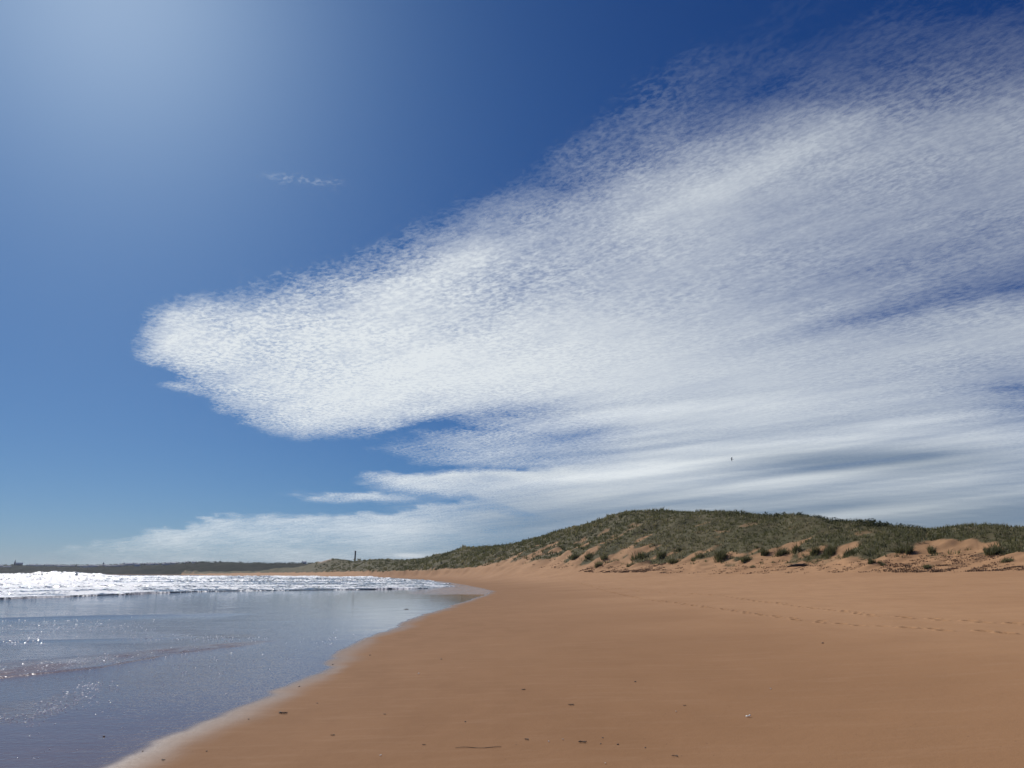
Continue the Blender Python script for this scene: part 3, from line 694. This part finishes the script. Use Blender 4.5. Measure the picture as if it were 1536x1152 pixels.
for px_, t, ww, hh, lab in [(181, .66, 16, 5, 'leftmost and lowest block of the big white terrace on the far hill'), (193, .80, 26, 6, 'longest white block of the big terrace on the far hill'),
                            (206, .70, 13, 6, 'white end block of the big terrace nearest the dark headland'), (262, .88, 16, 4, 'long low white house alone on the ridge above the dark headland')]:
    x, y, z = head_at(px_, t); house(x, y, z, ww, 8, hh * .8, 1.9, -math.atan2(x, y), lab, None, proto=hproto)
x, y, z = head_at(456, .93); house(x, y, z, 8, 7, 4.5, 2.4, .4, 'lone pale house among trees on the ridge left of the chimney', None, proto=hproto)
x, y, z = head_at(83, .14); house(x, y, z, 8, 6, 3, 2, .2, 'lone white hut low on the far slope below the town', None, proto=hproto)
x, y, z = head_at(282, .03); house(x, y, z + 1, 7, 6, 3.2, 2, .3, 'lone pale hut beside the sea under the dark headland', None, proto=hproto)
# church
x, y, z = head_at(28.5, .93); hd = math.hypot(x, y)
chz = EYE + float(ray(28, 839.3)[1]) * hd - z
cr_ = tag(empty('church', (x, y, z), -math.atan2(x, y)), 'dark church with a tall pointed spire on the far left skyline', 'church')
bm_obj('nave', lambda bm: b_gable(bm, 18, 9, 4, 3.5), M_stone, cr_)
bm_obj('roof', lambda bm: b_roof(bm, 18, 9, 4, 3.5), M_slate, cr_)
bm_obj('tower', lambda bm: b_box(bm, -13, -8.5, -2.2, 2.2, -3, chz * .48), M_stone, cr_)
bm_obj('spire', lambda bm: b_lathe(bm, [(2.3, chz * .48 + .01), (2.35, chz * .48 + .4), (.12, chz)], 8, -10.75, 0), M_slate, cr_)
x, y, z = head_at(155, .9); hd = math.hypot(x, y); th_ = EYE + float(ray(155, 843)[1]) * hd - z
kt = tag(empty('steeple', (x, y, z)), 'small dark steeple rising from the middle of the far town', 'steeple')
bm_obj('tower', lambda bm: b_box(bm, -1.8, 1.8, -1.8, 1.8, -3, th_ * .6), M_stone, kt)
bm_obj('spire', lambda bm: b_lathe(bm, [(1.9, th_ * .6 + .01), (.1, th_)], 8), M_slate, kt)

# far woodland and scrub on the headland: leaf clumps
def leaf_cloud(cx, cy, cz, rx, rz_, nleaf, size):
    T = len(cx); M = T * nleaf; k = lambda a: np.repeat(a, nleaf)
    d = rng.normal(0, 1, (M, 3)); d /= np.linalg.norm(d, axis=1)[:, None]; q = rng.uniform(.45, 1.05, M) ** .7
    c = np.stack([k(cx) + d[:, 0] * q * k(rx), k(cy) + d[:, 1] * q * k(rx), k(cz) + (d[:, 2] * q) * k(rz_)], -1)
    v = c[:, None, :] + rng.normal(0, 1, (M, 3, 3)) * k(size)[:, None, None]
    return v.reshape(-1, 3), np.arange(M * 3).reshape(M, 3), np.repeat(np.clip(.3 + rng.normal(0, .2, M), 0, .75), 3)
m_leaf = leaf_mat('dark_leaves', (.022, .030, .014), (.05, .06, .028), (.08, .085, .04))
wx_, wy_, wz_, wr_ = [], [], [], []
for i in range(620):
    px_ = rng.uniform(-30, 475)
    if 30 < px_ < 44 or (px_ < 22 and rng.uniform() < .6): continue
    t = rng.uniform(.84, 1.04) if px_ > 110 else rng.uniform(.9, 1.04)
    x, y, z = head_at(px_, t); s_ = rng.uniform(.5, 1.25) * (2.2 if px_ < 290 else 1.9) * (1.15 if 270 < px_ < 330 else 1)
    wx_.append(x); wy_.append(y); wz_.append(z + s_ * .5); wr_.append(s_)
wr_ = np.array(wr_); lv, lf, lt = leaf_cloud(np.array(wx_), np.array(wy_), np.array(wz_), wr_ * 1.5, wr_, 40, wr_ * .28)
tag(make_mesh('woodland', lv, lf, m_leaf, dict(tint=lt), smooth=False), 'dark far-off trees along the headland skyline', 'woodland', kind='stuff')
# dark scrub on the crests of the dunes (right skyline and far ridge)
ap = np.concatenate([rng.uniform(1140, 1385, 150), rng.uniform(480, 1140, 190)])
aa = ray(ap, np.full(ap.shape, 800.))[0]; dd = np.exp(np.interp(aa, paz, np.log(D3))) * rng.uniform(.93, 1.03, len(aa))
sx_, sy_ = dd * np.sin(aa), dd * np.cos(aa); sz_ = terrain(sx_, sy_)[0]; sr_ = np.clip(dd / 150, .8, 2.4) * rng.uniform(.2, .5, len(dd)) * np.where(ap > 1140, 1.25, .8)
lv, lf, lt = leaf_cloud(sx_, sy_, sz_ + sr_ * .4, sr_ * 1.7, sr_, 60, sr_ * .2)
tag(make_mesh('dune_scrub', lv, lf, m_leaf, dict(tint=lt), smooth=False), 'dark low scrub along the crest of the dunes', 'scrub', kind='stuff')

# ---- separate grass tussocks on the open sand at the foot of the dunes
def tussock(px_, py_, wpx, hpx, tone, label):
    x, y, z = hit(px_, py_, 40, 300); r = math.hypot(x, y); R0 = wpx * r / 1165 / 2; H0 = hpx * r / 1165
    nsub = max(3, int(wpx / 4)); nsub *= 2; tone = tone * .8 + .1; th = rng.uniform(0, 6.3, nsub); q = np.sqrt(rng.uniform(0, 1, nsub)) * R0 * .6
    cx_, cy_ = x + q * np.cos(th), y + q * np.sin(th); cz_ = terrain(cx_, cy_)[0]
    v, f, t = blades(cx_, cy_, cz_, np.full(nsub, H0 * 1.1) * rng.uniform(.45, 1.15, nsub), np.full(nsub, R0 * .45), np.full(nsub, .00065 * r), 30, np.full(nsub, tone))
    v = v - np.array([x, y, z]); o = make_mesh('grass_tussock', v, f, m_grass, dict(tint=t), smooth=False); o.location = (x, y, z)
    tag(o, label, 'grass tussock', 'separate grass tussocks on the dune foot')
for a in [
    (1081, 838, 27, 15, .05, 'biggest rounded dark tussock beside the bare sandy notch below the hill'),
    (1048, 836, 26, 6, .5, 'low olive tussock on the sand left of the biggest dark tussock'), (1012, 844, 20, 8, .4, 'olive tussock at the sand edge where the sandy path leaves the hill'),
    (1147, 833, 16, 12, .15, 'dark tussock left of the twin bare sand notches'), (1172, 833, 22, 12, .1, 'dark tussock between the twin bare sand notches'),
    (1118, 842, 16, 9, .3, 'mid green tussock right of the biggest dark tussock, low on the sand'), (1196, 828, 16, 13, .1, 'dark tussock hanging over the notch above the driftwood'),
    (1222, 832, 15, 14, .15, 'upright dark tussock above and right of the driftwood'), (1246, 832, 24, 16, .1, 'wide dark tussock right of the driftwood, on the brow'),
    (1275, 832, 20, 13, .15, 'rounded dark tussock on the brow left of the small pair on the sand'), (1307, 845, 11, 10, .05, 'left one of the small dark pair alone on the sand slope'),
    (1322, 847, 12, 5, .1, 'right and flatter one of the small dark pair on the sand slope'), (1352, 828, 20, 11, .35, 'brownish tussock above the small dark pair'),
    (1364, 829, 14, 14, .2, 'leaning green tussock left of the big bare sand bowl'), (1398, 831, 13, 12, .25, 'lone upright tussock inside the left end of the big sand bowl'),
    (1490, 829, 26, 12, .3, 'broad olive tussock at the right end of the big sand bowl'), (1512, 842, 22, 6, .6, 'low straw-coloured tussock near the right edge of the picture'),
    (1392, 851, 18, 6, .4, 'low tussock in the litter line under the big sand bowl'), (862, 838, 16, 8, .15, 'dark tussock at the left end of the dune foot'),
    (884, 836, 16, 9, .15, 'dark tussock second from the left end of the dune foot'), (906, 838, 15, 7, .2, 'dark tussock over the straw-coloured patch on the sand'),
    (897, 850, 18, 9, .85, 'straw-coloured tussock alone on the lower sand slope'), (946, 849, 14, 7, .8, 'smaller straw-coloured tussock low on the sand under the hill'),
    (960, 838, 30, 12, .1, 'long dark tussock at the foot of the highest part of the hill'), (992, 836, 18, 11, .12, 'dark tussock left of the sandy path'),
    (1018, 826, 12, 7, .15, 'small dark tussock right above the sandy path'), (1128, 850, 12, 3, .9, 'tiny straw tuft low on the sand below the right hill')]:
    tussock(*a)

# ---- litter of dry weed and dead grass along the old tide line
nl = 3800; la = ray(np.concatenate([rng.uniform(800, 1560, nl // 2), rng.uniform(1330, 1570, nl // 4), rng.uniform(860, 1000, nl // 4)]), np.full(nl // 2 + nl // 4 * 2, 855.))[0]
lt_ = rng.beta(1.2, 2.2, len(la)) * .95; ld1 = np.exp(np.interp(la, paz, np.log(D1))); ld2 = np.exp(np.interp(la, paz, np.log(D2)))
lr_ = ld1 + (ld2 - ld1) * lt_ - .8; lx_, ly_ = lr_ * np.sin(la), lr_ * np.cos(la)
k = (fbm(lx_ / 2.5, ly_ / 1.2, 3) + .3 * fbm(lx_ / 9, ly_ / 9, 2)) > .05
lx_, ly_, lr_ = lx_[k], ly_[k], lr_[k]; lz_ = terrain(lx_, ly_)[0]
v, f, t = blades(lx_, ly_, lz_ + .05, np.full(len(lx_), .13) * rng.uniform(.4, 1.5, len(lx_)), np.full(len(lx_), .3), .0008 * lr_, 7, rng.choice([.0, .2, .7, .95], len(lx_)))
tag(make_mesh('tide_litter', v, f, simple_mat('dry_litter', (.19, .125, .075), .9, .6, .8), dict(tint=t), smooth=False), 'brown tide-line litter strewn along the foot of the dunes', 'debris', kind='stuff')

# ---- driftwood
def tube(bm, pts, rad, seg_=8):
    rings = []
    for i, p in enumerate(pts):
        p = Vector(p); d = (Vector(pts[min(i + 1, len(pts) - 1)]) - Vector(pts[max(i - 1, 0)])).normalized()
        u = d.cross(Vector((0, 0, 1))) if abs(d.z) < .9 else d.cross(Vector((1, 0, 0))); u.normalize(); w_ = d.cross(u)
        rings.append([bm.verts.new(p + (u * math.cos(2 * math.pi * k_ / seg_) + w_ * math.sin(2 * math.pi * k_ / seg_)) * rad[i] * random.uniform(.82, 1.15)) for k_ in range(seg_)])
    for a, b in zip(rings[:-1], rings[1:]):
        for i in range(seg_): bm.faces.new([a[i], a[(i + 1) % seg_], b[(i + 1) % seg_], b[i]])
    bm.faces.new(rings[0][::-1]); bm.faces.new(rings[-1])
M_wood = simple_mat('dark_driftwood', (.045, .035, .03), .85, .4, 4, .02)
x, y, z = hit(1200, 850.5, 40, 200)
dw = tag(empty('driftwood', (x, y, z + .1), -.15), 'long dark driftwood log lying on the sand at the dune foot', 'driftwood')
bm_obj('trunk', lambda bm: tube(bm, [(-1.45, 0, -.08), (-1.0, .05, .03), (-.4, -.03, .1), (.3, .04, .12), (.9, 0, .08), (1.5, -.08, .1)], [.06, .13, .16, .15, .12, .05]), M_wood, dw, True)
bm_obj('branch', lambda bm: tube(bm, [(.2, 0, .15), (.5, .1, .3), (.9, .15, .38)], [.06, .045, .02], 6), M_wood, dw, True)
bm_obj('branch', lambda bm: tube(bm, [(-.7, 0, .08), (-1.0, -.15, .22), (-1.3, -.2, .2)], [.05, .035, .015], 6), M_wood, dw, True)

# ---- small things lying on the beach
M_weed = simple_mat('seaweed', (.085, .05, .03), .55, .5, 30)
M_peb = simple_mat('pebble', (.11, .075, .055), .6, .4, 40, 0, .5)
M_shell = simple_mat('shell', (.72, .70, .64), .5, .12, 40)
M_stick = simple_mat('stick', (.15, .095, .055), .85, .3, 30)
def weed(px_, py_, wpx, label, seed):
    random.seed(seed); x, y, z = hit(px_, py_, 5, 60); L = .85 * wpx * math.hypot(x, y) / 1165
    def b(bm):
        for k_ in range(random.randint(3, 5)):
            a = random.uniform(-.5, .5) + (math.pi if k_ % 2 else 0); pts = []; px2, py2 = random.uniform(-.12, .12) * L, random.uniform(-.1, .1) * L
            for i in range(7):
                pts.append((px2, py2, .006 + .022 * math.sin(i * .9 + k_) ** 2 * min(1, L * 6))); a += random.uniform(-.5, .5); px2 += math.cos(a) * L * .09; py2 += math.sin(a) * L * .09
            tube(bm, pts, [L * .03 * (1 - abs(i - 3) / 4.5) + .002 for i in range(7)], 6)
    o = bm_obj('seaweed', b, M_weed, None, True); o.location = (x, y, z); tag(o, label, 'seaweed', 'scraps of seaweed on the sand')
def pebble(px_, py_, wpx, label, mat=None, name='pebble', cat='pebble', grp='pebbles on the sand', flat=.55):
    random.seed(int(px_ * 7 + py_)); x, y, z = hit(px_, py_, 5, 60); Rr = max(.008, .8 * wpx * math.hypot(x, y) / 1165 / 2)
    def b(bm):
        import bmesh
        bmesh.ops.create_icosphere(bm, subdivisions=2, radius=Rr)
        s = [random.uniform(.8, 1.2), random.uniform(.6, .9), flat]
        for v_ in bm.verts:
            k_ = 1 + .22 * vnoise(np.array([v_.co.x / Rr * 1.3 + px_]), np.array([v_.co.y / Rr * 1.3 + v_.co.z / Rr]))[0]
            v_.co = Vector([v_.co[i] * s[i] * k_ for i in range(3)])
    o = bm_obj(name, b, mat or M_peb, None, True); o.location = (x, y, z + Rr * flat * .5); tag(o, label, cat, grp)
def shell(px_, py_, wpx, label):
    x, y, z = hit(px_, py_, 5, 60); Rr = wpx * math.hypot(x, y) / 1165 / 2
    def b(bm):
        nu, nv = 14, 6; rows = []
        for j in range(nv + 1):
            t = j / nv; rows.append([bm.verts.new((Rr * t * math.cos(math.pi * (i / nu - .5) * 1.15) * (1.1 - .2 * t) - Rr * .4, Rr * t * math.sin(math.pi * (i / nu - .5) * 1.15), Rr * .55 * math.sin(t * math.pi * .8) * (1 + .08 * math.cos(i * math.pi)))) for i in range(nu + 1)])
        for a, c_ in zip(rows[:-1], rows[1:]):
            for i in range(nu): bm.faces.new([a[i], a[i + 1], c_[i + 1], c_[i]])
    o = bm_obj('seashell', b, M_shell, None, True); o.location = (x, y, z + .004); o.rotation_euler = (.25, .1, px_)
    m_ = o.modifiers.new('thickness', 'SOLIDIFY'); m_.thickness = .002; tag(o, label, 'seashell', 'white shells on the sand')
for i, a in enumerate([(499, 1104, 8, 'dark seaweed scrap on the damp sand right of the foam-pale shore edge'), (1013, 1135, 10, 'dark hooked seaweed scrap nearest the bottom middle of the beach'),
                       (785, 1035, 7, 'dark seaweed scrap alone in the middle of the smooth beach'), (874, 1114, 13, 'flat brown seaweed patch right of the long thin stick'),
                       (857, 1058, 10, 'faint brown seaweed ribbon in the middle of the beach'), (577, 1072, 5, 'tiny seaweed scrap up the beach from the dark scrap by the shore'),
                       (423, 1071, 17, 'thin looped seaweed strand on the pale edge of the shore'), (790, 1110, 8, 'brown seaweed wisp just right above the long stick'),
                       (244, 1141, 6, 'dark seaweed scrap on the shore edge at the bottom left'), (636, 1118, 5, 'small seaweed scrap left of the long thin stick'), (1027, 1059, 5, 'tiny brown seaweed scrap between the ribbon and the bright shell'),
                       (609, 914, 9, 'small brown weed patch on the mirror-wet sand near the far water tip')]): weed(*a, seed=i + 3)
for a in [(662, 989, 3.2, 'dark pebble on the upper smooth sand near the bend of the shore'), (555, 983, 3, 'dark pebble where the shoreline bends outward'), (499, 997, 3, 'dark pebble on the wet side of the shoreline bend'),
          (449, 1030, 3.2, 'dark pebble in the wet film just off the shore edge'), (476, 1055, 3, 'dark pebble on the pale shore edge below the bend'), (373, 1079, 3, 'dark pebble right on the pale waterline, halfway down the shore'),
          (310, 1127, 3.2, 'dark pebble on the pale shore edge low in the picture'), (214, 1127, 3, 'dark pebble in the wet film near the lower shore edge'), (156, 1105, 4, 'largest dark pebble in the blue wet film at lower left'),
          (698, 1083, 4, 'brown pebble above the left end of the long stick'), (904, 1107, 3.5, 'upper pebble of the small trio right of the flat seaweed'), (901, 1116, 3.5, 'lower left pebble of the small trio right of the flat seaweed'),
          (927, 1117, 4, 'right pebble of the small trio beside the flat seaweed'), (968, 1122, 4, 'brown pebble between the small trio and the hooked seaweed'), (953, 1023, 4, 'brown pebble alone on the upper middle sand'), (1234, 965, 4, 'dark pebble just below the lower footprint trail')]: pebble(*a)
for a in [(1123, 1076, 7, 'brightest white shell, alone on the right half of the sand'), (1156, 1034, 3, 'tiny white shell up the beach from the brightest shell'), (823, 1113, 2.6, 'left one of two tiny white shells above the flat seaweed'),
          (844, 1110, 3, 'right one of two tiny white shells above the flat seaweed'), (908, 1146, 3, 'tiny white shell at the bottom edge below the pebble trio'), (1014, 1068, 2.6, 'tiny white shell left of the brightest shell'),
          (571, 1134, 3, 'tiny white shell at the bottom left of the dry sand'), (628, 1011, 3, 'tiny white shell on the upper sand near the shoreline bend')]: shell(*a)
x0, y0, z0 = hit(683, 1122.5); x1, y1, z1 = hit(752, 1121.5)
o = bm_obj('stick', lambda bm: tube(bm, [((x1 - x0) * t, (y1 - y0) * t + .012 * math.sin(t * 7), .005 + (z1 - z0) * t + .004 * math.sin(t * 9)) for t in np.linspace(0, 1, 12)], [.002 + .0015 * math.sin(t * 3) for t in np.linspace(0, 1, 12)], 6), M_stick, None, True)
o.location = (x0, y0, z0); tag(o, 'long thin straight stick lying across the sand at the bottom', 'stick')

# ---- gull
random.seed(4)
M_gull = simple_mat('gull_feathers', (.16, .17, .19), .8, .3, 8); M_gw = simple_mat('gull_body', (.30, .30, .31), .8, .15, 8)
ga_, gt_ = ray(1097.5, 688.5); gd = 135.0
gu = tag(empty('gull', (gd * math.sin(ga_), gd * math.cos(ga_), EYE + gd * float(gt_))), 'small dark gull gliding in the sky above the hill', 'bird')
gu.scale = (.8, .8, .8); gu.rotation_euler = (math.radians(20), math.radians(-52), math.radians(65))
bm_obj('body', lambda bm: tube(bm, [(0, -.26, 0), (0, -.2, 0), (0, -.08, -.01), (0, .06, -.01), (0, .17, .01), (0, .23, .015), (0, .29, 0)], [.02, .045, .07, .065, .04, .035, .008], 10), M_gw, gu, True)
def wing(sgn):
    def b(bm):
        st = [(.04, .05, -.10, 0), (.22, .10, -.09, .09), (.40, .09, -.06, .10), (.58, -.02, -.12, .03), (.68, -.14, -.17, -.04)]
        up = [[bm.verts.new((sgn * s, f, z + .012)) for f, zz in ((fr, 0), (bk, 0))] for s, fr, bk, z in st]; lo = [[bm.verts.new((sgn * s, f, z - .012)) for f, zz in ((fr, 0), (bk, 0))] for s, fr, bk, z in st]
        for i in range(4):
            for q in ([up[i][0], up[i + 1][0], up[i + 1][1], up[i][1]], [lo[i][1], lo[i + 1][1], lo[i + 1][0], lo[i][0]], [up[i][0], lo[i][0], lo[i + 1][0], up[i + 1][0]], [up[i][1], up[i + 1][1], lo[i + 1][1], lo[i][1]]): bm.faces.new(q)
        bm.faces.new([up[0][0], up[0][1], lo[0][1], lo[0][0]]); bm.faces.new([up[4][0], lo[4][0], lo[4][1], up[4][1]])
    return b
for s in (-1, 1): bm_obj('wing', wing(s), M_gull, gu)
bm_obj('tail', lambda bm: b_box(bm, -.05, .05, -.38, -.24, -.006, .008), M_gw, gu)

# ---- sea air
m_hz, nt = new_mat('sea_air'); n = N(nt)
pv = n.add('ShaderNodeVolumePrincipled'); n.put(pv, 'Color', rgb(.80, .88, 1.0)); n.put(pv, 'Density', .00005); n.put(pv, 'Anisotropy', .35)
n.out(pv.outputs[0], 'Volume')
hzb = bm_obj('haze', lambda bm: b_box(bm, -12600, 12600, -12600, 12600, float(V[:, 2].min()) - 1.5, 62), m_hz); tag(hzb, kind='stuff')

# ---- white flecks standing in for sun glints and foam bubbles on the film
fx_, fy_, fr_ = [], [], []
def flecks(n_, poly, r0, r1):
    P_ = np.array(poly, float)
    for _ in range(n_):
        t = rng.uniform(0, len(P_) - 1.001); i = int(t); f = t - i; c = P_[i] * (1 - f) + P_[i + 1] * f
        px_ = c[0] + rng.normal(0, 14); py_ = c[1] + rng.normal(0, 1) * c[2]
        if not 880 < py_ < 1150: continue
        g = ground(px_, py_); fx_.append(g[0]); fy_.append(g[1]); fr_.append(rng.uniform(r0, r1) * math.hypot(*g) / 1165)
flecks(230, [(0, 940, 8), (100, 940, 8), (220, 938, 7)], .4, .85)
flecks(45, [(0, 962, 4), (60, 960, 4)], .6, 1.2)
flecks(70, [(200, 957, 3), (400, 958, 3)], .4, .8)
flecks(80, [(50, 1004, 5), (120, 996, 5), (190, 985, 4)], .5, 1.1)
flecks(60, [(10, 1010, 5), (300, 975, 3)], .5, 1.1)
flecks(150, [(62, 1068, 3), (90, 1058, 5), (128, 1042, 6), (150, 1022, 4)], .5, 1.4)
flecks(50, [(0, 1076, 6), (60, 1082, 5)], .5, 1.2)
flecks(90, [(20, 1120, 22), (120, 1090, 26), (240, 1030, 22), (420, 985, 14), (540, 945, 10)], .45, 1.0)
fx_, fy_, fr_ = map(np.array, (fx_, fy_, fr_)); ok = shore_s(fx_, fy_) < -.35; fx_, fy_, fr_ = fx_[ok], fy_[ok], fr_[ok]
k8 = 8; tt = np.arange(k8) * 2 * math.pi / k8; nf = len(fx_)
jr = rng.uniform(.6, 1.2, (nf, k8)); VG = V[:, 2].reshape(shp); zb_ = VG[np.clip(np.searchsorted(rs, np.hypot(fx_, fy_)), 1, len(rs) - 1), np.clip(np.searchsorted(azs, np.arctan2(fx_, fy_)), 1, len(azs) - 1)]
ring0 = np.stack([fx_[:, None] + fr_[:, None] * jr * np.cos(tt) * 1.3, fy_[:, None] + fr_[:, None] * jr * np.sin(tt) * 1.3, np.repeat(zb_[:, None], k8, 1)], -1)
ring1 = np.stack([fx_[:, None] + .6 * fr_[:, None] * jr * np.cos(tt) * 1.3, fy_[:, None] + .6 * fr_[:, None] * jr * np.sin(tt) * 1.3, np.repeat((zb_ + fr_ * .16 + .003)[:, None], k8, 1)], -1)
top_ = np.stack([fx_, fy_, zb_ + fr_ * .2 + .004], -1)[:, None, :]
fv = np.concatenate([ring0, ring1, top_], 1); base = np.arange(nf)[:, None, None] * (2 * k8 + 1)
q4 = np.array([[i, (i + 1) % k8, k8 + (i + 1) % k8, k8 + i] for i in range(k8)])[None]; q3 = np.array([[k8 + i, k8 + (i + 1) % k8, 2 * k8] for i in range(k8)])[None]
m_fl, nt = new_mat('glint_foam_fleck'); n = N(nt); n.out(n.prin(Base_Color=rgb(.92, .92, .92), Roughness=.12, IOR=1.4, Specular_IOR_Level=1.0))
tag(make_mesh('glint_foam_flecks', fv.reshape(-1, 3), [(base + q4).reshape(-1, 4), (base + q3).reshape(-1, 3)], m_fl), 'scattered white flecks standing in for glints and foam on the wet film', 'foam', kind='stuff')
